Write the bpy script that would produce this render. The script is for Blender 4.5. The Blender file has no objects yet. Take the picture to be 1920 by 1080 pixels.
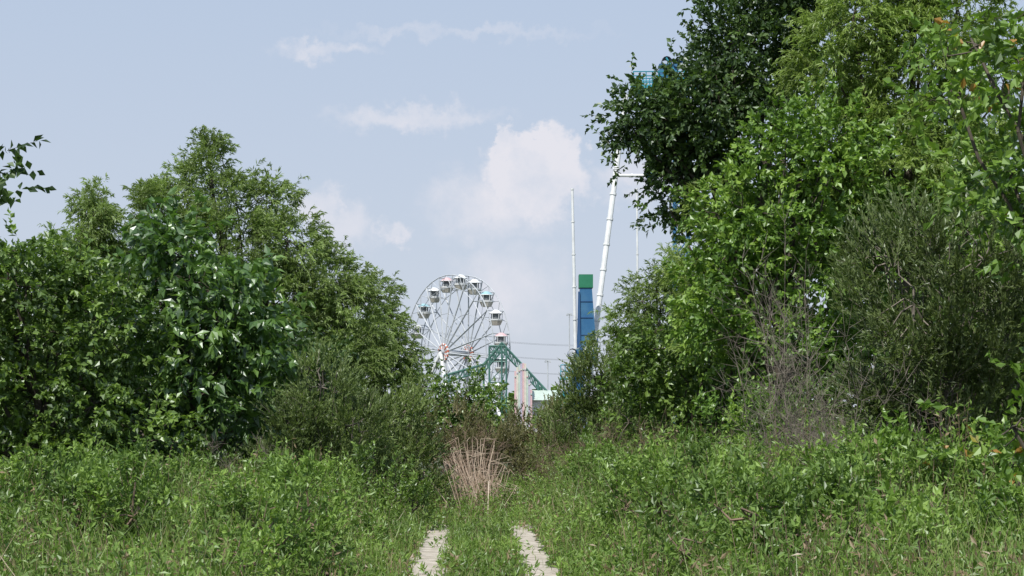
import bpy, math, numpy as np
from mathutils import Vector
rng=np.random.default_rng(11)
sc=bpy.context.scene

# ------------------------------------------------------------------ materials
def newmat(name):
    m=bpy.data.materials.new(name); m.use_nodes=True
    nt=m.node_tree; nt.nodes.clear()
    out=nt.nodes.new('ShaderNodeOutputMaterial')
    return m,nt,out
def leafmat(name,dark,mid,light,dry=None,rough=.42,trans=.3,spec=.05,g=1.6):
    dark,mid,light=[(min(.6,q[0]*g*1.14),min(.6,q[1]*g*1.02),min(.6,q[2]*g*.95)) for q in (dark,mid,light)]
    m,nt,out=newmat(name)
    at=nt.nodes.new('ShaderNodeAttribute'); at.attribute_name='tint'
    cr=nt.nodes.new('ShaderNodeValToRGB'); e=cr.color_ramp.elements
    e[0].position=0; e[0].color=(*dark,1); e[1].position=.9; e[1].color=(*light,1)
    k=e.new(.45); k.color=(*mid,1)
    if dry is not None:
        k=e.new(.965); k.color=(*light,1); k=e.new(.985); k.color=(*dry,1)
    nt.links.new(at.outputs['Fac'],cr.inputs[0])
    p=nt.nodes.new('ShaderNodeBsdfDiffuse')
    gl=nt.nodes.new('ShaderNodeBsdfGlossy'); gl.inputs['Roughness'].default_value=rough; gl.inputs['Color'].default_value=(.9,.95,1,1)
    t=nt.nodes.new('ShaderNodeBsdfTranslucent')
    mu=nt.nodes.new('ShaderNodeMix'); mu.data_type='RGBA'; mu.blend_type='MULTIPLY'; mu.inputs[0].default_value=1
    mu.inputs[7].default_value=(1.5,1.6,.8,1)
    nt.links.new(cr.outputs[0],mu.inputs[6]); nt.links.new(mu.outputs[2],t.inputs[0])
    nt.links.new(cr.outputs[0],p.inputs['Color'])
    mx=nt.nodes.new('ShaderNodeMixShader'); mx.inputs[0].default_value=trans
    nt.links.new(p.outputs[0],mx.inputs[1]); nt.links.new(t.outputs[0],mx.inputs[2])
    m2=nt.nodes.new('ShaderNodeMixShader'); m2.inputs[0].default_value=spec
    nt.links.new(mx.outputs[0],m2.inputs[1]); nt.links.new(gl.outputs[0],m2.inputs[2])
    nt.links.new(m2.outputs[0],out.inputs[0]); return m
def solid(name,c1,c2=None,scale=3,rough=.6,bump=0,metal=0):
    m,nt,out=newmat(name)
    p=nt.nodes.new('ShaderNodeBsdfPrincipled'); p.inputs['Roughness'].default_value=rough
    p.inputs['Metallic'].default_value=metal
    c2=c2 or tuple(v*.75 for v in c1)
    tc=nt.nodes.new('ShaderNodeTexCoord')
    n=nt.nodes.new('ShaderNodeTexNoise'); n.inputs['Scale'].default_value=scale; n.inputs['Detail'].default_value=4
    nt.links.new(tc.outputs['Object'],n.inputs['Vector'])
    cr=nt.nodes.new('ShaderNodeValToRGB'); e=cr.color_ramp.elements
    e[0].position=.35;e[0].color=(*c1,1);e[1].position=.65;e[1].color=(*c2,1)
    nt.links.new(n.outputs[0],cr.inputs[0]); nt.links.new(cr.outputs[0],p.inputs['Base Color'])
    if bump:
        b=nt.nodes.new('ShaderNodeBump'); b.inputs['Strength'].default_value=bump; b.inputs['Distance'].default_value=.05
        nt.links.new(n.outputs[0],b.inputs['Height']); nt.links.new(b.outputs[0],p.inputs['Normal'])
    nt.links.new(p.outputs[0],out.inputs[0]); return m

M_broad=leafmat('leaf_broad',(.03,.06,.014),(.055,.105,.022),(.11,.19,.04))
M_bright=leafmat('leaf_bright',(.04,.085,.014),(.07,.145,.024),(.14,.24,.045),g=1.5,spec=.04)
M_dark=leafmat('leaf_dark',(.016,.036,.012),(.03,.062,.019),(.065,.12,.032),spec=.04)
M_big=leafmat('leaf_big',(.022,.052,.014),(.038,.088,.02),(.08,.155,.035),rough=.38,spec=.065)
M_willow=leafmat('leaf_willow',(.05,.08,.026),(.08,.125,.042),(.125,.19,.07),g=2.0,trans=.36,spec=.03)
M_willow2=leafmat('leaf_willow_yellow',(.066,.105,.025),(.098,.155,.04),(.14,.21,.065),g=1.9,trans=.36,spec=.03)
M_bac=leafmat('leaf_baccharis',(.034,.055,.02),(.058,.09,.034),(.095,.14,.052),g=2.1,spec=.03)
M_bacd=leafmat('leaf_baccharis_dark',(.034,.055,.02),(.055,.085,.032),(.09,.135,.05),g=1.5,spec=.03)
M_olive=leafmat('leaf_olive',(.055,.062,.034),(.085,.095,.05),(.13,.135,.075),g=1.6,spec=.03)
M_near=leafmat('leaf_near',(.035,.075,.012),(.07,.14,.022),(.12,.21,.04),dry=(.36,.20,.05))
M_herb=leafmat('leaf_herb',(.045,.085,.02),(.082,.15,.036),(.135,.225,.054),dry=(.30,.23,.15),g=1.6,spec=.03)
M_grass=leafmat('grass_blade',(.055,.10,.03),(.09,.15,.042),(.15,.22,.065),dry=(.36,.28,.19),spec=.03)
M_reed=leafmat('dry_reed',(.22,.17,.135),(.38,.31,.26),(.56,.48,.41),trans=.1,g=1.0)
M_bark=solid('bark',(.10,.085,.065),(.05,.042,.033),scale=8,rough=.9)
M_twig=solid('grey_twig',(.21,.185,.155),(.11,.095,.08),scale=5,rough=.9)
M_twigb=solid('brown_twig',(.20,.14,.10),(.11,.08,.06),scale=5,rough=.9)

# ------------------------------------------------------------------ mesh accumulator
def nrm(a): return a/np.maximum(np.linalg.norm(a,axis=-1,keepdims=True),1e-9)
class Acc:
    def __init__(s): s.v=[];s.f=[];s.t=[];s.m=[];s.n=0
    def add(s,v,f,t,mat):
        v=np.asarray(v,float).reshape(-1,3); f=np.asarray(f,int).reshape(-1,4)
        s.v.append(v);s.f.append(f+s.n);s.n+=len(v)
        s.t.append(np.broadcast_to(np.asarray(t,float),(len(v),)));s.m.append(np.full(len(f),mat))
    def build(s,name,mats,smooth=False,parent=None):
        v=np.concatenate(s.v);f=np.concatenate(s.f);t=np.concatenate(s.t);m=np.concatenate(s.m)
        me=bpy.data.meshes.new(name); me.vertices.add(len(v)); me.loops.add(len(f)*4); me.polygons.add(len(f))
        me.vertices.foreach_set('co',v.astype(np.float32).ravel())
        me.loops.foreach_set('vertex_index',f.astype(np.int32).ravel())
        me.polygons.foreach_set('loop_start',(np.arange(len(f))*4).astype(np.int32))
        for x in mats: me.materials.append(x)
        me.polygons.foreach_set('material_index',m.astype(np.int32))
        me.polygons.foreach_set('use_smooth',np.full(len(f),smooth))
        me.update(calc_edges=True)
        a=me.attributes.new('tint','FLOAT','POINT'); a.data.foreach_set('value',t.astype(np.float32))
        o=bpy.data.objects.new(name,me); sc.collection.objects.link(o)
        if parent: o.parent=parent
        return o
def tubes(acc,A,B,ra,rb,mat,k=3,tint=.5):
    A=np.atleast_2d(np.asarray(A,float));B=np.atleast_2d(np.asarray(B,float));N=len(A)
    ra=np.broadcast_to(np.asarray(ra,float),(N,));rb=np.broadcast_to(np.asarray(rb,float),(N,))
    d=nrm(B-A); ref=np.where(np.abs(d[:,2:3])>.9,np.array([[1.,0,0]]),np.array([[0,0,1.]]))
    s=nrm(np.cross(d,ref)); u=np.cross(s,d)
    an=np.arange(k)*2*np.pi/k
    ring=np.cos(an)[None,:,None]*s[:,None]+np.sin(an)[None,:,None]*u[:,None]
    va=A[:,None]+ring*ra[:,None,None]; vb=B[:,None]+ring*rb[:,None,None]
    v=np.concatenate([va,vb],1)
    i=np.arange(k);j=(i+1)%k
    f=np.stack([i,j,j+k,i+k],1)[None]+(np.arange(N)*2*k)[:,None,None]
    acc.add(v,f,np.repeat(np.broadcast_to(np.asarray(tint,float),(N,)),2*k),mat)
def poly(acc,pts,radii,mat,k=7):
    pts=np.asarray(pts,float)
    tubes(acc,pts[:-1],pts[1:],radii[:-1],radii[1:],mat,k)
def wig(a,b,n,j):
    a=np.asarray(a,float);b=np.asarray(b,float)
    t=np.linspace(0,1,n)[:,None]; p=a+(b-a)*t
    p[1:-1]+=rng.normal(0,j,(n-2,3)); return p
def leaves(acc,P,D,L,W,tint,mat,upk=.8,fold=.3,big=False):
    N=len(P); D=nrm(D); R=rng.normal(0,1,(N,3))*.8; R[:,2]+=upk
    S=nrm(np.cross(D,R)); Nn=np.cross(S,D)
    L=(L*rng.uniform(.65,1.25,N))[:,None]; W=(W*rng.uniform(.75,1.2,N))[:,None]
    mid=P+D*L*.45; l=mid+S*W*.5+Nn*W*fold*.5; r=mid-S*W*.5+Nn*W*fold*.5; tip=P+D*L-Nn*L*.12
    if big:
        v=np.stack([P,l,tip,r,mid],1); f=np.array([[0,3,2,4],[0,4,2,1]])[None]+(np.arange(N)*5)[:,None,None]
        acc.add(v,f,np.repeat(tint,5),mat)
    else:
        v=np.stack([P,l,tip,r],1); f=np.array([[0,3,2,1]])[None]+(np.arange(N)*4)[:,None,None]
        acc.add(v,f,np.repeat(tint,4),mat)
def twigs(acc,P,D,TL,n,droop,LL,LW,tint,lm,sm,a=.7,b=.8,c=0,stem=.006,upk=.8,big=False,t0=.1,jt=.12,sfrac=.3,cap=1.):
    N=len(P); D=nrm(D); TL=TL*rng.uniform(.6,1.3,N)
    t=(np.linspace(t0,1,n)[None]+rng.uniform(-.04,.04,(N,n)))
    pos=P[:,None]+D[:,None]*(TL[:,None]*t)[...,None]; pos[...,2]-=droop*TL[:,None]*t*t
    tan=np.repeat(D[:,None],n,1).copy(); tan[...,2]-=2*droop*t
    ld=nrm(tan)*a+rng.normal(0,1,(N,n,3))*b*.6; ld[...,2]+=c
    tt=np.clip(tint[:,None]+rng.normal(0,jt,(N,n)),0,cap)
    pos[...,2]=np.maximum(pos[...,2],.02)
    leaves(acc,pos.reshape(-1,3),ld.reshape(-1,3),LL,LW,tt.ravel(),lm,upk=upk,big=big)
    if stem:
        q=rng.random(N)<sfrac
        P,D,TL=P[q],D[q],TL[q]
        e=P+D*TL[:,None]*.9; e[:,2]-=droop*TL*.8
        tubes(acc,P,e,stem,stem*.3,sm)

K={
'broad': dict(TL=.5,n=11,droop=.15,LL=.155,LW=.105,up=.25,a=.6,b=.9,c=-.15,dens=13,clump=.25,upk=.9),
'big':   dict(TL=.6,n=9,droop=.2,LL=.27,LW=.15,up=.3,a=.5,b=.8,c=-.5,dens=9,clump=.3,big=True,upk=.9),
'willow':dict(TL=.42,n=14,droop=.4,LL=.16,LW=.035,up=.85,a=.8,b=.55,c=-.35,dens=30,clump=.17,upk=.35),
'bacch': dict(TL=.42,n=16,droop=0,LL=.105,LW=.034,up=1.1,a=1,b=.7,c=.3,dens=30,clump=.14,upk=.2),
'herb':  dict(TL=.32,n=11,droop=0,LL=.10,LW=.045,up=1.2,a=.5,b=1.,c=.2,dens=32,clump=.1,upk=.7),
}
def plant(name,base,lobes,kind,lm,bark=None,tr=.12,dmul=1,scale=1,core=.5,stems=2,tv=.22,cap=1.):
    bark=bark or M_bark
    k=K[kind]; acc=Acc(); lobes=np.asarray(lobes,float)
    base=np.array([base[0],base[1],-.05])
    C=lobes[:,:3]; top=C[np.argmax(C[:,2])]
    if kind=='herb': pass
    elif kind!='bacch':
        cx=C[:,0].mean()
        mid=np.array([ (base[0]+cx)/2,base[1],top[2]*.45])
        tp=np.concatenate([wig(base,mid,4,.05),wig(mid,top,5,.12)[1:]]); rr=np.linspace(tr,tr*.15,len(tp))
        rr[0]*=1.4; poly(acc,tp,rr,0,9)
        for c in C:
            i=np.argmin(np.abs(tp[:,2]-max(.3,c[2]*.6-.3)))
            poly(acc,wig(tp[i],c,5,.1),np.linspace(rr[i]*.5,.022,5),0,6)
    else:
        for c in C:
            for q in range(stems*2):
                b=base+rng.normal(0,.12,3)*[1,1,0]
                b[0]+= (c[0]-base[0])*.3*rng.random()
                e=c+rng.normal(0,.25,3)
                poly(acc,wig(b,e,5,.05),np.linspace(.022,.008,5),0,4)
    for L in lobes:
        c=L[:3]; r=np.array([L[3],L[4] if len(L)>4 else L[3],L[5] if len(L)>5 else L[3]])
        rm=r.mean(); nt=int(4*math.pi*rm*rm*k['dens']*dmul/scale**2)+(45 if kind=='willow' else 10)
        nc=max(5,nt//(20 if kind in('willow','bacch') else 13))
        u=nrm(rng.normal(0,1,(nc,3))); rad=core+(1.05-core)*rng.random(nc)**.55
        rad*= (1+.12*rng.normal(0,1,nc))
        CC=c+u*rad[:,None]*r
        ins=np.zeros(nc,bool)
        for M in lobes:
            if M is L: continue
            rr_=np.array([M[3],M[4] if len(M)>4 else M[3],M[5] if len(M)>5 else M[3]])
            ins|=(np.linalg.norm((CC-M[:3])/rr_,axis=1)<.5)
        if (~ins).sum()>3:
            nt=int(nt*(~ins).mean()); CC=CC[~ins]; nc=len(CC)
        for q in CC[:7]:
            poly(acc,wig(c,q,4,.06),np.linspace(.018,.006,4),0,4)
        ctint=np.clip(.5+tv*rng.normal(0,1,nc),.05,.92)
        id=rng.integers(0,nc,nt)
        P=CC[id]+rng.normal(0,k['clump']*scale,(nt,3))
        P[:,2]=np.maximum(P[:,2],.05)
        D=nrm(P-c)*.9+rng.normal(0,.5,(nt,3)); D[:,2]+=k['up']
        twigs(acc,P,D,k['TL']*scale,k['n'],k['droop'],k['LL']*scale,k['LW']*scale,ctint[id],1,0,
              a=k['a'],b=k['b'],c=k['c'],upk=k['upk'],big=k.get('big',False),cap=cap)
    return acc.build(name,[bark,lm])
def LB(d,rows):
    o=[]
    for q in rows:
        x,z,r=q[:3]; o.append((x,d+rng.uniform(-.5,.5),z,r,r*1.1,q[3] if len(q)>3 else r))
    return o

# ------------------------------------------------------------------ left side
plant('willow_tree',(-8,50.5),LB(50,[(-8.8,9.2,.7,1.0),(-8.85,9.9,.4,.45),(-9.6,8.8,.8,.9),(-10.1,8.2,.9),(-8.0,8.5,.9),(-7.1,8.7,.65,.9),(-8.4,7.1,1.5),(-6.5,7.5,.9),(-6.0,6.6,1.1),(-5.25,6.3,.85),(-6.9,5.7,1.5),(-5.0,5.0,1.2),(-9,5.2,1.6),(-6.2,3.7,1.5),(-4.9,3.7,1.1)]),'willow',M_willow,tr=.2)
plant('willow_tree',(-12.8,53),LB(53,[(-12.8,9.2,.45,.7),(-12.9,8.6,.7,.8),(-13.3,8.0,.85),(-12.4,7.9,.9),(-14.0,7.0,1.0),(-11.6,7.4,1.0),(-12.6,6.4,1.5),(-14.5,5.7,1.2),(-13.2,4.4,1.7),(-15.5,4.6,1.4)]),'willow',M_willow,tr=.18)
plant('willow_tree',(-4.4,56),LB(56,[(-4.6,6.2,.6,.75),(-4.1,5.5,.62),(-3.85,4.6,.6),(-4.7,4.9,1.0),(-3.8,3.5,.7),(-5.2,3.5,1.1),(-4.2,2.3,1.0)]),'willow',M_willow,tr=.13)
plant('large_leaf_tree',(-7.2,38.3),LB(38,[(-7.4,5.9,.55),(-7.85,5.4,.95),(-6.65,5.1,.85),(-8.3,6.0,.5),(-6.3,4.3,.9),(-7.5,4.25,1.1),(-5.9,3.4,.8),(-6.9,2.8,1.1),(-8.1,2.8,1.0),(-6.3,2.0,.8)]),'big',M_big,tr=.12)
plant('broadleaf_tree',(-10,36.3),LB(36,[(-10.1,5.0,.7),(-9.1,5.3,.65),(-10.7,4.8,.9),(-9.7,4.1,1.2),(-8.55,4.1,.9),(-10.2,2.8,1.3),(-8.9,2.55,1.1),(-11.6,3.8,1.3),(-7.6,1.8,.85),(-10.8,1.6,1.1),(-9.3,1.3,.9),(-10.5,5.8,.4),(-12.5,5.0,1.2),(-12.6,2.5,1.4)]),'broad',M_broad,tr=.14)
plant('broadleaf_tree',(-9.2,24),LB(24,[(-7.55,5.7,.2,.3),(-8.8,5.8,.6),(-9.5,6.3,1.0),(-9.7,4.6,1.1),(-9.6,3,1.0)]),'broad',M_dark,tr=.11)
plant('baccharis_bush',(-4.1,37),LB(37,[(-4.1,2.95,.5,.6),(-4.6,2.1,.65),(-3.6,2.1,.7),(-4.2,1.2,.8),(-3.4,1.1,.6),(-4.9,1.1,.6)]),'bacch',M_bac,bark=M_twig,dmul=1.25)
plant('baccharis_bush',(-2.8,40),LB(40,[(-2.75,2.3,.55),(-3.25,2.0,.6),(-2.4,1.6,.55),(-3,1.1,.7),(-2.1,.9,.45)]),'bacch',M_bac,bark=M_twig,dmul=1.25)
plant('broadleaf_shrub',(-5.6,42),LB(42,[(-5.2,2.5,1.1),(-6.5,1.8,1.2),(-4.2,1.5,1.0),(-5,3.5,.9)]),'broad',M_dark,tr=.07)
plant('broadleaf_tree',(-9,58),LB(58,[(-8,5,2.2),(-12,5,2.4),(-16,5,2.4),(-5.7,3,1.6),(-10,2.5,2.2),(-14,2.5,2.2)]),'broad',M_broad,tr=.2,scale=2.0)
# ------------------------------------------------------------------ centre
plant('broadleaf_shrub',(-2,70),LB(70,[(-2.85,3.3,.9),(-1.75,3.3,.85),(-1.0,2.9,.6),(-3.6,3.7,.9),(-.1,1.8,.75),(-1.3,2.2,1.1),(-2.6,2.0,1.1),(1.0,1.7,.7),(2,2.0,.8)]),'broad',M_broad,tr=.08,scale=1.1)
plant('olive_shrub',(-1.2,50),LB(50,[(-1.7,1.9,.7),(-.7,1.55,.62),(-2.5,1.4,.65),(-.05,1.25,.5),(-.95,.8,.6),(-1.8,.8,.6),(.4,.7,.5)]),'bacch',M_olive,bark=M_twigb)
plant('baccharis_bush',(2.4,55),LB(55,[(2.75,3.7,.65),(2.25,3.0,.65),(1.6,2.3,.55),(3.1,2.5,.85),(3.8,3.4,.85),(2.4,1.6,.85),(1.2,1.45,.6),(3.4,1.4,.8)]),'bacch',M_bac,bark=M_twig,dmul=1.3)
plant('willow_tree',(5,58),LB(58,[(4.45,6.4,.65),(4.9,6.9,.5),(3.95,5.5,.6),(3.5,4.7,.6),(5.1,5.4,1.0),(5.9,6.9,1.0),(6.2,4.8,1.4),(4.3,4.1,1.0),(8,6,1.8),(5,2.6,1.5)]),'willow',M_willow,tr=.13)
plant('olive_shrub',(.9,62),LB(62,[(.6,1.7,.8),(1.6,1.8,.8),(-.3,1.5,.7),(2.6,1.8,.9),(.2,.8,.7),(1.3,.8,.7)]),'bacch',M_olive,bark=M_twigb,scale=1.2,dmul=1.2)
# ------------------------------------------------------------------ right side
plant('broadleaf_shrub',(4.2,44),LB(44,[(3.3,3.3,.7),(4.1,4.1,.8),(3.0,2.2,.7),(4.7,2.9,1.1),(4.1,1.8,.9),(5.4,4.2,1.2),(6,2.6,1.2)]),'broad',M_broad,tr=.08)
plant('broadleaf_tree',(6.8,42),LB(42,[(3.6,9.65,.6),(2.85,9.75,.35),(3.05,9.35,.4),(3.2,9.9,.35),(4.7,10.4,.45),(5.4,11.8,.8),(5.0,10.2,.85),(6.0,10.9,1.1),(4.45,8.9,.65),(4.05,7.95,.48),(3.9,7.35,.28),(4.9,8.1,.6),(5.2,8.8,.8),(6.4,12.4,1.0),(3.6,9.1,.4),(4.3,9.6,.6),(7.3,13.3,1.2)]),'broad',M_dark,tr=.26,dmul=1.65)
plant('broadleaf_tree',(6.2,39),LB(39,[(5.4,7.0,.8),(4.9,6.0,.75),(4.75,7.0,.4),(6.2,8.1,.95),(6.3,6.6,1.2),(4.75,5.0,.7),(5.7,5.0,1.1),(7.1,7.6,1.2),(7.2,8.6,.8),(5.1,4.0,.75),(6.3,3.8,1.1),(7.8,5.8,1.3),(6.6,8.9,.55)]),'broad',M_bright,tr=.17)
plant('willow_tree',(9.2,40),LB(40,[(7.5,10.6,.9),(7.9,11.6,.8),(8.7,11.9,1.1),(9.7,10.7,1.3),(8.4,9.6,1.1),(10.5,12,1.3),(9.8,8.8,1.3),(8.8,8.2,1.1),(11.4,9.8,1.4),(9.5,13,1.2),(8,7,1.2),(10.5,6.5,1.5)]),'willow',M_willow2,tr=.2)
plant('willow_shrub',(5.6,41),LB(41,[(4.9,7.3,.5),(5.2,6.6,.6),(4.6,5.4,.55),(5.0,4.6,.7)]),'willow',M_willow2,tr=.07)
plant('baccharis_bush',(6.6,27),LB(27,[(6.1,4.75,.6),(6.75,5.0,.65),(7.35,4.7,.7),(6.25,4.0,.8),(7.1,3.8,.85),(5.9,3.0,.7),(6.9,2.8,.9),(7.8,3.4,.9),(6.4,1.85,.8),(7.3,1.7,.9),(8.4,4.2,.9)]),'bacch',M_bacd,bark=M_twig,dmul=1.1)
plant('broadleaf_tree',(7.4,22),LB(22,[(6.1,7.1,.4),(6.55,6.5,.45),(5.85,6.4,.25),(6.5,5.5,.35),(6.7,4.7,.35),(6.9,7.3,.5),(7.6,6.5,.9),(7.5,4.5,.8),(7.3,2.6,.7),(6.4,2.1,.3),(6.55,1.4,.4)]),'broad',M_near,tr=.08)
plant('broadleaf_shrub',(4.8,34),LB(34,[(4.1,1.7,.6),(5.0,1.9,.7),(5.7,1.6,.7),(3.5,1.2,.5),(6.6,2.0,.8),(4.6,1.0,.7),(2.9,.8,.45)]),'herb',M_bright,scale=1.3)
plant('broadleaf_shrub',(5.2,24.5),LB(24.5,[(5.3,1.1,.55),(6.0,1.3,.65),(4.6,.8,.45),(6.7,1.2,.7),(5.5,.5,.45),(4.0,.5,.35),(3.3,.5,.35)]),'herb',M_bright,scale=1.3)
plant('broadleaf_shrub',(4.6,19.5),LB(19.5,[(4.6,.55,.4),(5.4,.8,.5),(3.8,.4,.3),(6.0,1.1,.5)]),'herb',M_near,scale=1.4,cap=.93)
plant('broadleaf_shrub',(-5.6,26),LB(26,[(-6.6,.75,.5),(-5.6,.6,.45),(-7.5,.8,.5),(-4.4,.45,.35),(-3.2,.4,.3)]),'herb',M_herb,scale=1.2,cap=.93)
plant('broadleaf_shrub',(-2.4,34),LB(34,[(-2.9,.9,.5),(-2.3,.7,.42),(-3.6,.8,.5),(-2.0,.4,.3)]),'herb',M_broad,scale=1.1)
plant('broadleaf_tree',(9,52),LB(50,[(8,6,2.2),(11,8,2.5),(9,10,2.1),(13,5,2.6),(9,2.6,2.2),(14,9,2.4),(6.8,4,1.6),(11.2,2.4,2.2),(14,2.2,2.2)]),'broad',M_broad,tr=.22,scale=2.0)
plant('broadleaf_shrub',(8.5,30),LB(31,[(8.5,3,1.3),(9.8,4,1.4),(8.2,5.2,1.0),(7.6,1.5,1.1),(9.5,6.2,1.2)]),'broad',M_broad,tr=.1)

# bare twiggy shrubs
def bare(name,x,y,h,w,n,mat,r=.011):
    acc=Acc()
    for i in range(n):
        b=np.array([x+rng.normal(0,w*.3),y+rng.normal(0,w*.3),-.03]); 
        e=b+np.array([rng.normal(0,w*.6),rng.normal(0,w*.5),h*rng.uniform(.35,1.05)])
        p=wig(b,e,6,.06); poly(acc,p,np.linspace(r,r*.3,6),0,4)
        for j in range(12):
            q=p[rng.integers(2,6)]; d=(e-b)*rng.uniform(.08,.25)+rng.normal(0,.13*h/2,3); d[2]=abs(d[2])*.8
            pp=wig(q,q+d,4,.03); poly(acc,pp,np.linspace(r*.45,r*.2,4),0,3)
            k=7; A=pp[rng.integers(1,4,k)]; B=A+rng.normal(0,.14,(k,3))+d*.25
            tubes(acc,A,B,r*.28,r*.14,0)
    return acc.build(name,[mat])
bare('bare_shrub',4.9,29.5,4.6,.75,26,M_twig)
bare('bare_shrub',5.3,25.7,3.0,.9,20,M_twig)
bare('bare_shrub',3.0,40,1.9,1.0,20,M_twigb)
bare('bare_shrub',1.9,43,1.7,.9,20,M_twigb)
bare('bare_shrub',-.9,46,1.9,.9,14,M_twigb)
bare('bare_shrub',-5,35.5,1.8,1.0,12,M_twig)

# ------------------------------------------------------------------ ground, path, undergrowth
def xc(d): return -.4-.023*(d-24)
acc=Acc(); S=3000
acc.add([(-S,-S,0),(S,-S,0),(S,S,0),(-S,S,0)],[[0,1,2,3]],0,0)
acc.build('ground',[solid('ground_soil',(.05,.07,.028),(.08,.085,.045),scale=1.5,rough=.95,bump=.5)])
acc=Acc()
ds=np.arange(-4,39,.2)
for off,w in ((-.82,.54),(.82,.46)):
    wl=w/2+.06*np.sin(ds*3.1+off)+rng.normal(0,.05,len(ds)); wr=w/2+.06*np.sin(ds*2.3+1)+rng.normal(0,.05,len(ds))
    l=np.stack([xc(ds)+off-wl,ds,np.full(len(ds),.004)],1); r=np.stack([xc(ds)+off+wr,ds,np.full(len(ds),.004)],1)
    n=len(ds); i=np.arange(n-1)
    acc.add(np.concatenate([l,r]),np.stack([i,i+n,i+n+1,i+1],1),0,0)
acc.build('dirt_path',[solid('pale_gravel',(.52,.47,.41),(.30,.265,.215),scale=4,rough=.95,bump=.8)])

def patch(x,y,s,ph): return .5+.25*np.sin(x*1.3*s+ph+1.7*np.sin(y*.6*s))+.25*np.sin(y*1.1*s+ph*2+1.3*np.sin(x*.9*s+ph))
def field(n):
    d=13+(58-13)*rng.random(n)
    x=rng.uniform(-1,1,n)*(.31*d+1.8)
    return x,d
def hgt(x,d):
    o=x-xc(d); ao=np.abs(o)
    h=np.where(ao<.65,.15,0)
    side=np.where(o>0,.26+1.0*np.clip((ao-1.05)/1.6,0,1)+.3*np.clip((ao-3)/3,0,1),.24+.8*np.clip((ao-1.05)/2.2,0,1))
    side*=np.clip((d-4)/22,.65,1)
    h=np.where(ao>=.97,side,h)
    far=np.clip((d-34)/6,0,1); h=np.maximum(h,far*.5)
    return h
def keep(x,d):
    ao=np.abs(x-xc(d)); e=.05*np.sin(d*2.1+np.sign(x-xc(d)))
    tr=(ao>.60+e+rng.normal(0,.04,len(x)))&(ao<1.05+e+rng.normal(0,.05,len(x)))
    return ~(tr&(d<35+rng.normal(0,1.2,len(x))))|(rng.random(len(x))<.03)
x,d=field(31000); k=keep(x,d); x,d=x[k],d[k]; h=hgt(x,d)*(.3+1.1*patch(x,d,1.4,1.0))*rng.uniform(.6,1.35,len(x)); h=np.maximum(h,.09)
acc=Acc(); N=len(x); P=np.stack([x,d,np.zeros(N)],1); D=np.stack([rng.normal(0,.2,N),rng.normal(0,.2,N),np.ones(N)],1)
tint=np.clip(.12+.65*patch(x,d,1.2,.3)+rng.normal(0,.14,N),0,.93)
tint=np.where(rng.random(N)<.03+.09*(patch(x,d,.7,4.)>.75),1.0,tint)
for lo,hi,nn in ((0,.25,8),(.25,.6,13),(.6,9,19)):
    q=(h>=lo)&(h<hi); hh=h[q]; Pq=P[q];Dq=nrm(D[q])
    n=nn; t=np.linspace(.12,1,n)[None]+rng.uniform(-.04,.04,(q.sum(),n))
    pos=Pq[:,None]+Dq[:,None]*(hh[:,None]*t)[...,None]+rng.normal(0,.03,(q.sum(),n,3))
    pos[...,2]=np.maximum(pos[...,2],.02)
    ld=rng.normal(0,.7,(q.sum(),n,3)); ld[...,2]+=.45
    tt=np.clip(tint[q][:,None]+rng.normal(0,.08,(q.sum(),n)),0,1)
    tt=np.where(tint[q][:,None]>.98,1.0,np.minimum(tt,.94))
    leaves(acc,pos.reshape(-1,3),ld.reshape(-1,3),.10,.038,tt.ravel(),1,upk=.7)
    tubes(acc,Pq,Pq+Dq*hh[:,None],.005,.002,0)
acc.build('weeds',[M_twigb,M_herb])
# grass blades
x,d=field(42000); k=keep(x,d); x,d=x[k],d[k]; N=len(x)
h=(hgt(x,d)*.95+.1)*rng.uniform(.5,1.4,N)
A=np.stack([x,d,np.zeros(N)],1); lean=rng.normal(0,.28,(N,3)); lean[:,2]=0
sd=nrm(np.stack([rng.normal(0,1,N),rng.normal(0,1,N),np.zeros(N)],1))*.006
m1=A+lean*h[:,None]*.35; m1[:,2]+=h*.6; tp=A+lean*h[:,None]*1.0; tp[:,2]+=h
v=np.stack([A-sd,A+sd,m1+sd*.9,m1-sd*.9,tp+sd*.1,tp-sd*.1],1)
f=np.array([[0,1,2,3],[3,2,4,5]])[None]+(np.arange(N)*6)[:,None,None]
ti=np.clip(.3+.4*patch(x,d,.9,2.0)+rng.normal(0,.12,N),0,.93); ti=np.where(rng.random(N)<.10,1.0,ti)
acc=Acc(); acc.add(v,f,np.repeat(ti,6),0); acc.build('grass',[M_grass])
# low weedy shrubs crowding both sides
lob=[]
for i in range(240):
    dd=rng.uniform(18,43); s=1 if rng.random()<.55 else -1
    off=1.5+rng.random()**.9*(.3*dd-.7); r=rng.uniform(.2,.55)*(1 if off>2.2 else .6)
    lob.append((xc(dd)+s*off,dd,r*rng.uniform(.6,1.3)+(.55 if (s>0 and off>2.0) else .35 if off>2.2 else .05),r,r,r*1.1))
plant('undergrowth',(0,30),lob,'herb',M_herb,bark=M_twigb,tv=.3,cap=.93)
# dry reeds
N=240; acc=Acc()
A=np.stack([rng.normal(-.68,.42,N),41+rng.normal(0,.6,N),np.zeros(N)],1)
hh=rng.uniform(.5,1.9,N)*np.exp(-((A[:,0]+.9)/.8)**2)
B=A+np.stack([rng.normal(-.16,.30,N)*hh,rng.normal(0,.2,N),hh],1)
Cm=B+np.stack([rng.normal(0,.25,N),rng.normal(0,.15,N),rng.uniform(-.25,.15,N)],1)
tt=rng.random(N)
tubes(acc,A,B,.010,.006,0,tint=tt); tubes(acc,B,Cm,.006,.003,0,tint=tt)
acc.build('dry_reeds',[M_reed])

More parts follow.
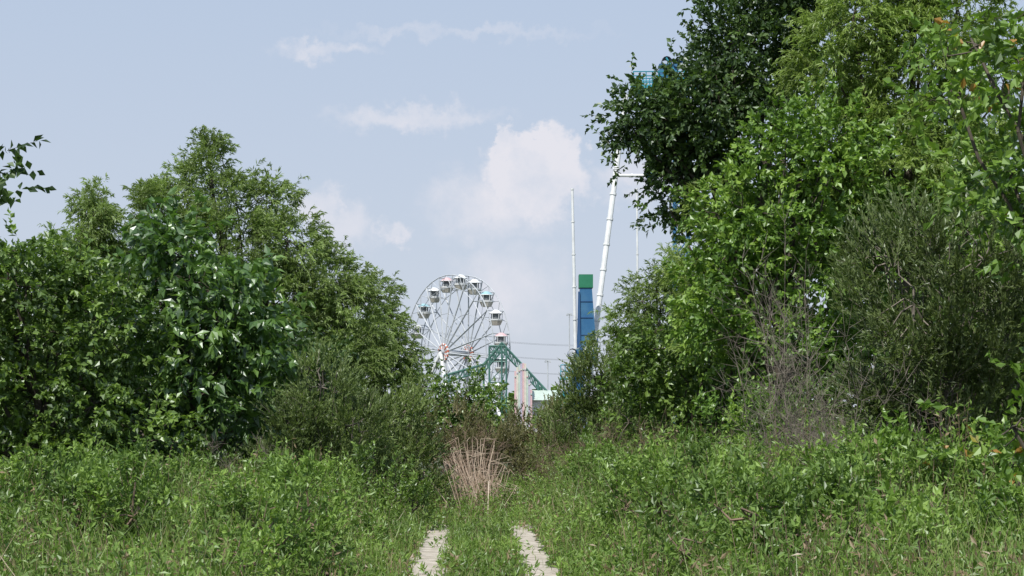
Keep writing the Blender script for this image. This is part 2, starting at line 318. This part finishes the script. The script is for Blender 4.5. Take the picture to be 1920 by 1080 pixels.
# distant trees
acc=Acc(); N=5000
th=rng.uniform(-.55,.55,N); dd=rng.uniform(225,290,N); x=dd*np.tan(th)
top=5.2+1.8*np.sin(x*.09)+1.0*np.sin(x*.31+1)+.7*np.sin(x*.9)
z=top*np.sqrt(rng.random(N))
twigs(acc,np.stack([x,dd,z],1),rng.normal(0,1,(N,3))+[0,0,.3],1.6,7,.1,1.3,1.0,np.clip(rng.normal(.45,.2,N),0,1),1,0,stem=.05)
acc.build('distant_trees',[M_bark,M_broad])

# ------------------------------------------------------------------ amusement rides
M_white=solid('white_paint',(.76,.78,.80),(.62,.64,.66),scale=1.2,rough=.5)
M_grey=solid('wheel_steel',(.50,.53,.57),(.38,.41,.45),scale=1.5,rough=.5)
M_blue=solid('blue_paint',(.02,.11,.25),(.045,.15,.28),scale=.9,rough=.5)
M_dblue=solid('dark_blue_paint',(.015,.06,.17),(.02,.08,.2),scale=.6,rough=.5)
M_teal=solid('teal_paint',(.03,.24,.34),(.04,.30,.40),scale=.6,rough=.5)
M_green=solid('green_paint',(.01,.14,.07),(.02,.18,.10),scale=.9,rough=.5)
M_dgreen=solid('dark_green_paint',(.06,.15,.13),(.08,.19,.16),scale=.6,rough=.5)
M_pink=solid('pink_panel',(.62,.42,.44),(.55,.38,.40)); M_lav=solid('lavender_panel',(.46,.42,.54),(.40,.37,.48))
M_mint=solid('mint_panel',(.46,.56,.51),(.40,.48,.44)); M_cream=solid('cream_panel',(.62,.59,.53),(.54,.51,.45))
M_red=solid('red_orange_paint',(.50,.14,.08),(.42,.12,.07)); M_tub=solid('gondola_shell',(.55,.52,.47),(.42,.40,.36),scale=2)
M_shade=solid('gondola_interior',(.15,.17,.18),(.11,.12,.13)); M_wteal=solid('gondola_teal_roof',(.30,.50,.56),(.26,.43,.50))
def box(acc,c,e,mat,ax=None):
    c=np.array(c,float); X,Y,Z=(np.eye(3) if ax is None else np.array(ax))
    v=[c+X*e[0]*i/2+Y*e[1]*j/2+Z*e[2]*k/2 for i in(-1,1) for j in(-1,1) for k in(-1,1)]
    acc.add(v,[[0,1,3,2],[4,6,7,5],[0,4,5,1],[2,3,7,6],[0,2,6,4],[1,5,7,3]],0,mat)
def frustum(acc,c,z0,z1,r0,r1,mat,k=10,cap0=False,cap1=False):
    an=np.arange(k)*2*np.pi/k; a=np.stack([np.cos(an),np.sin(an)],1)
    v0=np.concatenate([a*r0+c[:2],np.full((k,1),z0)],1); v1=np.concatenate([a*r1+c[:2],np.full((k,1),z1)],1)
    i=np.arange(k);j=(i+1)%k
    acc.add(np.concatenate([v0,v1]),np.stack([i,j,j+k,i+k],1),0,mat)
    for cap,z,r in((cap0,z0,r0),(cap1,z1,r1)):
        if cap: acc.add(np.concatenate([np.concatenate([a*r+c[:2],np.full((k,1),z)],1),np.concatenate([a*.01+c[:2],np.full((k,1),z)],1)]),np.stack([i,j,j+k,i+k],1),0,mat)

# ferris wheel
acc=Acc(); Cc=np.array([-6.3,192,10.4]); e1=np.array([.6,-.8,0]); e2=np.array([0,0,1.]); nn=np.array([.8,.6,0]); R=8.7
def wp(r,a,o): return Cc+(e1*math.sin(a)+e2*math.cos(a))*r+nn*o
NC=20; ang=[math.radians(6+18*i) for i in range(NC)]
for o in(-1.1,1.1):
    for i in range(NC):
        a,b=ang[i],ang[(i+1)%NC] if i<NC-1 else ang[0]+2*math.pi
        m=(a+b)/2
        tubes(acc,wp(R,a,o),wp(R,m,o),.065,.065,0,5);tubes(acc,wp(R,m,o),wp(R,b,o),.065,.065,0,5)
        tubes(acc,wp(R-1.35,a,o),wp(R-1.35,b,o),.045,.045,0,4)
        tubes(acc,wp(R-1.35,a,o),wp(R,m,o),.035,.035,0,4); tubes(acc,wp(R,m,o),wp(R-1.35,b,o),.035,.035,0,4)
        tubes(acc,wp(.7,a,o*1.5),wp(R,a,o),.075,.065,0,4)
        tubes(acc,wp(.7,m,o*1.5),wp(R-1.35,a,o),.035,.035,0,3)
        tubes(acc,wp(4.4,a,o*1.25),wp(4.4,b,o*1.25),.035,.035,0,3)
    for i in range(24):
        a=i*math.pi/12; tubes(acc,wp(.9,a,o*1.55),wp(.9,a+math.pi/12,o*1.55),.14,.14,3 if i%2 else 4,5)
        tubes(acc,wp(0,a,o*1.6),wp(.9,a,o*1.55),.1,.1,3 if i%3==0 else 0,4)
tubes(acc,wp(0,0,-2.2),wp(0,0,2.2),.35,.35,0,10)
for i in range(NC):
    a=ang[i]; tubes(acc,wp(R,a,-1.1),wp(R,a,1.1),.07,.07,0,5); tubes(acc,wp(R-1.35,a,-1.1),wp(R-1.35,a,1.1),.04,.04,0,4)
    p=wp(R,a,0); z=p[2]
    frustum(acc,p,z-.28,z+.08,.76,.25,[4,4,5,4,6][i%5],10,True,True)
    frustum(acc,p,z-.34,z-.28,.78,.76,4,10)
    frustum(acc,p,z-1.05,z-.36,.5,.5,2,8)
    for q in range(6):
        t=q*math.pi/3; tubes(acc,p+[.70*math.cos(t),.70*math.sin(t),-1.05],p+[.72*math.cos(t),.72*math.sin(t),-.3],.035,.035,4,4)
    frustum(acc,p,z-1.10,z-.95,.78,.80,4,10,False,True)
    frustum(acc,p,z-1.60,z-1.10,.52,.76,1,10,True,False)
for o in(-2.1,2.1):
    for s in(-1,1):
        tubes(acc,wp(0,0,o),np.array([Cc[0]+nn[0]*o*1.9+e1[0]*s*5.5,Cc[1]+nn[1]*o*1.9+e1[1]*s*5.5,0]),.2,.24,4,8)
    tubes(acc,np.array(wp(5.2,math.radians(148),o*1.5)),np.array(wp(5.2,math.radians(212),o*1.5)),.1,.1,4,6)
acc.build('ferris_wheel',[M_grey,M_tub,M_shade,M_red,M_white,M_wteal,M_pink])

# green coaster structure
acc=Acc()
def truss(p,q,w,hh,n,r=.07,mat=0):
    p=np.array(p,float);q=np.array(q,float)
    for y in(0,w):
        a=p+[0,y,0];b=q+[0,y,0]
        tubes(acc,a,b,r*1.5,r*1.5,mat,5);tubes(acc,a-[0,0,hh],b-[0,0,hh],r,r,mat,5)
        for i in range(n):
            u=a+(b-a)*i/n;v=a+(b-a)*(i+1)/n
            tubes(acc,u,v-[0,0,hh],r*.6,r*.6,mat,4);tubes(acc,v,v-[0,0,hh],r*.6,r*.6,mat,4)
    for i in range(n+1):
        u=p+(q-p)*i/n; tubes(acc,u,u+[0,w,0],r*.7,r*.7,mat,4)
truss((-.9,150,9.5),(3.5,150,4.8),1.8,.7,14,.055)
truss((-.9,150,9.5),(-2.5,150,7.6),1.8,.7,5,.055)
truss((-2.5,150,7.6),(-6,150,6.6),1.8,.6,8,.055)
truss((-2.0,150,9.2),(-.5,150,9.2),1.8,.5,4,.045)
for x,z in((-2.0,9.1),(-.9,9.4),(-.5,9.1),(.9,7.5),(2.3,6.0),(3.5,4.8),(-2.5,7.5)):
    for y in(0,1.8): tubes(acc,(x,150+y,z),(x,150+y,0),.08,.08,0,5)
for z in(2,4,6,7.8):
    for a,b in((-2.0,-.9),(-.9,-.5)):
        tubes(acc,(a,150,z),(b,150,z),.05,.05,0,4); tubes(acc,(a,150,z),(b,150,z+1.2),.04,.04,0,4)
box(acc,(-1.3,151,8.0),(1.7,1.6,.12),0)
acc.build('roller_coaster',[M_dgreen])

# striped facade with arch top
acc=Acc(); W0,W1=.2,1.75; n=9
for i in range(n):
    x=W0+(W1-W0)*(i+.5)/n; t=(i+.5)/n*2-1; zt=5.9+1.7*math.sqrt(max(0,1-(t*.9)**2))
    if i>5: zt-=.9*(i-5)*.6
    box(acc,(x,148,zt/2),((W1-W0)/n*.96,.5+.05*(i%2),zt),i%4)
    box(acc,(x,147.7,zt*.93),((W1-W0)/n*.7,.06,.12),(i+2)%4)
acc.build('funhouse_facade',[M_pink,M_cream,M_mint,M_lav])
# small pavilion
acc=Acc(); box(acc,(2.8,150.5,2.2),(3.2,4,4.4),0)
for i in range(5): box(acc,(1.5+i*.65,148.45,2.8),(.4,.06,1.1),1)
v=[(1.0,148,4.4),(4.6,148,4.4),(4.6,153,4.4),(1.0,153,4.4),(1.7,150,5.3),(3.9,150,5.3),(3.9,151,5.3),(1.7,151,5.3)]
acc.add(v,[[0,1,5,4],[1,2,6,5],[2,3,7,6],[3,0,4,7],[4,5,6,7]],0,2)
acc.build('pavilion_building',[M_white,M_shade,M_mint])

# tall swing ride: 0 white 1 blue 2 dark blue 3 teal 4 green
acc=Acc()
def flanged(a,b,r,mat,n=8):
    a=np.array(a,float);b=np.array(b,float); tubes(acc,a,b,r,r,mat,10)
    for i in range(1,n):
        c=a+(b-a)*i/n; d=(b-a)/np.linalg.norm(b-a)*.1; tubes(acc,c-d,c+d,r*1.25,r*1.25,mat,10)
flanged((6.4,160,0),(10.95,164,34.0),.27,0,14)
flanged((25.6,160,0),(21.05,164,34.0),.27,0,14)
flanged((9.95,163.1,26.1),(22.0,163.1,26.1),.15,0,8)
tubes(acc,(12.8,163.1,26.1),(13.8,163.1,26.1),.3,.3,1,8)
for x0,x1,zt,r,y in((6.15,5.65,24.4,.21,160),(11.9,11.75,24.5,.14,160.5)):
    zz=np.linspace(0,zt,9)
    for i in range(8):
        rr=r*(1-.06*i); xa=x0+(x1-x0)*zz[i]/zt; xb=x0+(x1-x0)*zz[i+1]/zt
        tubes(acc,(xa,y,zz[i]),(xb,y,zz[i+1]),rr,rr,0,8); tubes(acc,(xb,y,zz[i+1]-.1),(xb,y,zz[i+1]+.02),rr*1.35,rr*1.35,0,8)
mx0=15.7
for dx in(0,1.3):
    for dy in(0,1.6): tubes(acc,(mx0+dx,164+dy,0),(mx0+dx,164+dy,34),.14,.14,1,6)
for i in range(22):
    z=i*1.55
    for dy in(0,1.6):
        tubes(acc,(mx0,164+dy,z),(mx0+1.3,164+dy,z+1.55),.06,.06,1,4);tubes(acc,(mx0,164+dy,z),(mx0+1.3,164+dy,z),.06,.06,1,4)
box(acc,(15.6,163,17.2),(1.2,1.2,.9),1)
box(acc,(16.3,164.5,34.6),(9.4,3.2,.3),3)
for z in(35.1,35.6,36.0):
    tubes(acc,(11.6,162.9,z),(21,162.9,z),.055,.055,3,4);tubes(acc,(11.6,166.1,z),(21,166.1,z),.055,.055,3,4);tubes(acc,(11.6,162.9,z),(11.6,166.1,z),.055,.055,3,4)
for i in range(16):
    x=11.6+i*.6
    for y in(162.9,166.1): tubes(acc,(x,y,34.6),(x,y,36.0),.05,.05,3,4)
tubes(acc,(11.6,162.95,33.8),(15,162.95,33.8),.08,.08,3,4)
box(acc,(15.0,164.2,35.9),(1.8,1.6,1.9),1); tubes(acc,(14.0,163.6,36.2),(16.3,163.6,37.2),.2,.2,2,8)
tubes(acc,(14.8,163.0,37.0),(14.8,165,37.0),.5,.5,2,12); tubes(acc,(15.8,163.2,36.9),(15.8,165,36.9),.4,.4,1,12)
tubes(acc,(14.7,162.8,37.3),(16.0,162.8,35.2),.08,.08,3,5)
def slab(x0a,x1a,za,x0b,x1b,zb,y0,y1,mat):
    v=[(x0a,y0,za),(x1a,y0,za),(x1a,y1,za),(x0a,y1,za),(x0b,y0,zb),(x1b,y0,zb),(x1b,y1,zb),(x0b,y1,zb)]
    acc.add(v,[[0,1,5,4],[1,2,6,5],[2,3,7,6],[3,0,4,7],[4,5,6,7],[3,2,1,0]],0,mat)
slab(6.15,7.85,9.0,6.3,7.4,14.95,158,159.4,1)
slab(6.2,7.5,14.97,6.2,7.5,16.2,157.9,159.5,4)
slab(6.0,6.35,9.0,6.12,6.28,14.6,157.8,158,2)
for z in (10.6,12.2,13.7): box(acc,(6.86,157.97,z),(1.25,.06,.07),2)
box(acc,(6.9,158.6,8.6),(2.0,1.8,1.4),1); box(acc,(7.6,158,9.9),(.7,.8,.9),2)
box(acc,(6.6,157.6,9.3),(.5,.4,.5),0); tubes(acc,(7.1,157.6,8.4),(7.9,157.6,10.6),.09,.09,0,6)
slab(5.2,5.9,0,6.0,6.9,8.3,157.9,159.1,1)
tubes(acc,(5.1,157.5,4.5),(6.5,157.5,9.6),.22,.22,2,8)
tubes(acc,(5.6,157.4,8.9),(5.6,159.6,8.9),.42,.42,2,12)
for z in(6.6,7.2,7.8):tubes(acc,(4.5,157.6,z),(5.7,157.6,z),.05,.05,3,4)
box(acc,(5.1,158.2,6.5),(1.3,1.4,.14),3)
for i in range(4):tubes(acc,(4.5+i*.4,157.6,6.5),(4.5+i*.4,157.6,7.8),.045,.045,3,4)
tubes(acc,(4.8,158.3,6.5),(4.8,158.3,0),.1,.1,3,5)
acc.build('pendulum_ride',[M_white,M_blue,M_dblue,M_teal,M_green])

# light poles
for x,y,zt in((3.25,155,8.1),(5.55,165,13.0)):
    acc=Acc(); tubes(acc,(x,y,0),(x,y,zt),.09,.06,0,6)
    box(acc,(x,y,zt),(.5,.2,.12),0); box(acc,(x-.2,y,zt-.12),(.2,.3,.1),0); box(acc,(x+.2,y,zt-.12),(.2,.3,.1),0)
    acc.build('light_pole',[M_grey])
# power line
acc=Acc()
PX=[(-30,235,20),(24,235,14)]
for x,y,z in PX:
    tubes(acc,(x,y,0),(x,y,z+1),.2,.12,0,8)
    for q in range(3): box(acc,(x,y,z-q*2),(.2,3,.15),0)
for q in range(3):
    for oy in(-1.3,1.3):
        a=np.array([-30,235+oy,20-q*2.]);b=np.array([24,235+oy,14-q*2.]); n=16
        t=np.linspace(0,1,n+1)[:,None]; p=a+(b-a)*t; p[:,2]-=(3.0*4*t*(1-t))[:,0]
        tubes(acc,p[:-1],p[1:],.015,.015,1,3)
acc.build('power_line',[M_bark,M_shade])

# ------------------------------------------------------------------ world
w=bpy.data.worlds.new('World'); sc.world=w; w.use_nodes=True; nt=w.node_tree; nt.nodes.clear()
N_=nt.nodes.new; Lk=nt.links.new
out=N_('ShaderNodeOutputWorld'); bg=N_('ShaderNodeBackground'); bg.inputs[1].default_value=.11; Lk(bg.outputs[0],out.inputs[0])
EL=math.radians(53); ROT=math.radians(203)
sky=N_('ShaderNodeTexSky'); sky.sky_type='NISHITA'; sky.sun_disc=False; sky.sun_elevation=EL; sky.sun_rotation=ROT; sky.air_density=1.0; sky.dust_density=1.5; sky.ozone_density=1.5
def mt(op,a,b=None,c=None,clamp=False):
    n=N_('ShaderNodeMath'); n.operation=op; n.use_clamp=clamp
    for i,x in enumerate((a,b,c)):
        if x is None: continue
        if isinstance(x,(int,float)): n.inputs[i].default_value=x
        else: Lk(x,n.inputs[i])
    return n.outputs[0]
def vm(op,a,b):
    n=N_('ShaderNodeVectorMath'); n.operation=op
    for i,x in enumerate((a,b)):
        if x is None: continue
        if isinstance(x,tuple): n.inputs[i].default_value=x
        else: Lk(x,n.inputs[i])
    return n
tc=N_('ShaderNodeTexCoord'); sp=N_('ShaderNodeSeparateXYZ'); Lk(tc.outputs['Generated'],sp.inputs[0])
dy=mt('MAXIMUM',sp.outputs[1],.05); X=mt('DIVIDE',sp.outputs[0],dy); Z=mt('DIVIDE',sp.outputs[2],dy)
cb=N_('ShaderNodeCombineXYZ'); Lk(X,cb.inputs[0]); Lk(Z,cb.inputs[1])
def noise(scale,det):
    n=N_('ShaderNodeTexNoise'); n.noise_dimensions='2D'; n.inputs['Scale'].default_value=scale; n.inputs['Detail'].default_value=det; n.inputs['Roughness'].default_value=.6
    Lk(cb.outputs[0],n.inputs['Vector']); return n
na=noise(57,5); nb=noise(34,5)
wv=vm('MULTIPLY',vm('SUBTRACT',na.outputs['Color'],(.5,.5,.5)).outputs[0],(.045,.03,0)).outputs[0]
Pw=vm('ADD',cb.outputs[0],wv).outputs[0]
# (centre x, centre z, radius x, radius z, softness, amount) in sky-direction space
blobs=[(.003,.161,.013,.014,.4,1.),(.024,.158,.018,.020,.4,1.),(.014,.145,.034,.028,.55,1.),(-.012,.130,.046,.026,1.,.85),(-.115,.127,.02,.014,.7,.7),(-.096,.117,.022,.020,.9,.65),(-.07,.114,.012,.008,.9,.65),
 (-.056,.181,.058,.009,1.,.75),(-.11,.221,.032,.007,1.,.6),(-.03,.231,.09,.005,1.,.35),(0,.082,.04,.034,1.,.65),(.075,.145,.03,.018,.9,.7)]
tot=None
for cx,cz,rx,rz,soft,am in blobs:
    q=vm('MULTIPLY',vm('SUBTRACT',Pw,(cx,cz,0)).outputs[0],(1/rx,1/rz,0)).outputs[0]
    r=vm('LENGTH',q,None).outputs['Value']
    mr=N_('ShaderNodeMapRange'); mr.interpolation_type='SMOOTHSTEP'; Lk(r,mr.inputs[0])
    mr.inputs[1].default_value=1.15-soft; mr.inputs[2].default_value=1.15; mr.inputs[3].default_value=am; mr.inputs[4].default_value=0
    tot=mr.outputs[0] if tot is None else mt('MAXIMUM',tot,mr.outputs[0])
tot=mt('MULTIPLY',tot,mt('ADD',mt('MULTIPLY',nb.outputs[0],1.5),.12),clamp=True)
hz=N_('ShaderNodeMix'); hz.data_type='RGBA'; hz.inputs[0].default_value=.88; Lk(sky.outputs[0],hz.inputs[6])
gr=N_('ShaderNodeMapRange'); Lk(sp.outputs[2],gr.inputs[0]); gr.inputs[1].default_value=0; gr.inputs[2].default_value=.3
hc=N_('ShaderNodeMix'); hc.data_type='RGBA'; Lk(gr.outputs[0],hc.inputs[0]); hc.inputs[6].default_value=(5.85,6.25,7.1,1); hc.inputs[7].default_value=(4.5,5.5,7.1,1)
Lk(hc.outputs[2],hz.inputs[7])
mx=N_('ShaderNodeMix'); mx.data_type='RGBA'; Lk(tot,mx.inputs[0]); Lk(hz.outputs[2],mx.inputs[6]); mx.inputs[7].default_value=(7.1,7.1,7.7,1)
Lk(mx.outputs[2],bg.inputs[0])
# sun
sv=Vector((math.sin(ROT)*math.cos(EL),math.cos(ROT)*math.cos(EL),math.sin(EL)))
l=bpy.data.lights.new('sun','SUN'); l.energy=5.0; l.angle=math.radians(.5); l.color=(1,.95,.86)
lo=bpy.data.objects.new('sun',l); sc.collection.objects.link(lo); lo.rotation_euler=sv.to_track_quat('Z','Y').to_euler(); lo.location=(0,0,60)
# camera
cam=bpy.data.cameras.new('camera'); co=bpy.data.objects.new('camera',cam); sc.collection.objects.link(co)
co.location=(0,0,2.1); co.rotation_euler=(math.pi/2,0,0); cam.lens=60; cam.sensor_width=36; cam.shift_y=260/1920; cam.clip_end=5000; cam.clip_start=.1
sc.camera=co
sc.view_settings.view_transform='Standard'; sc.view_settings.look='None'; sc.view_settings.exposure=0
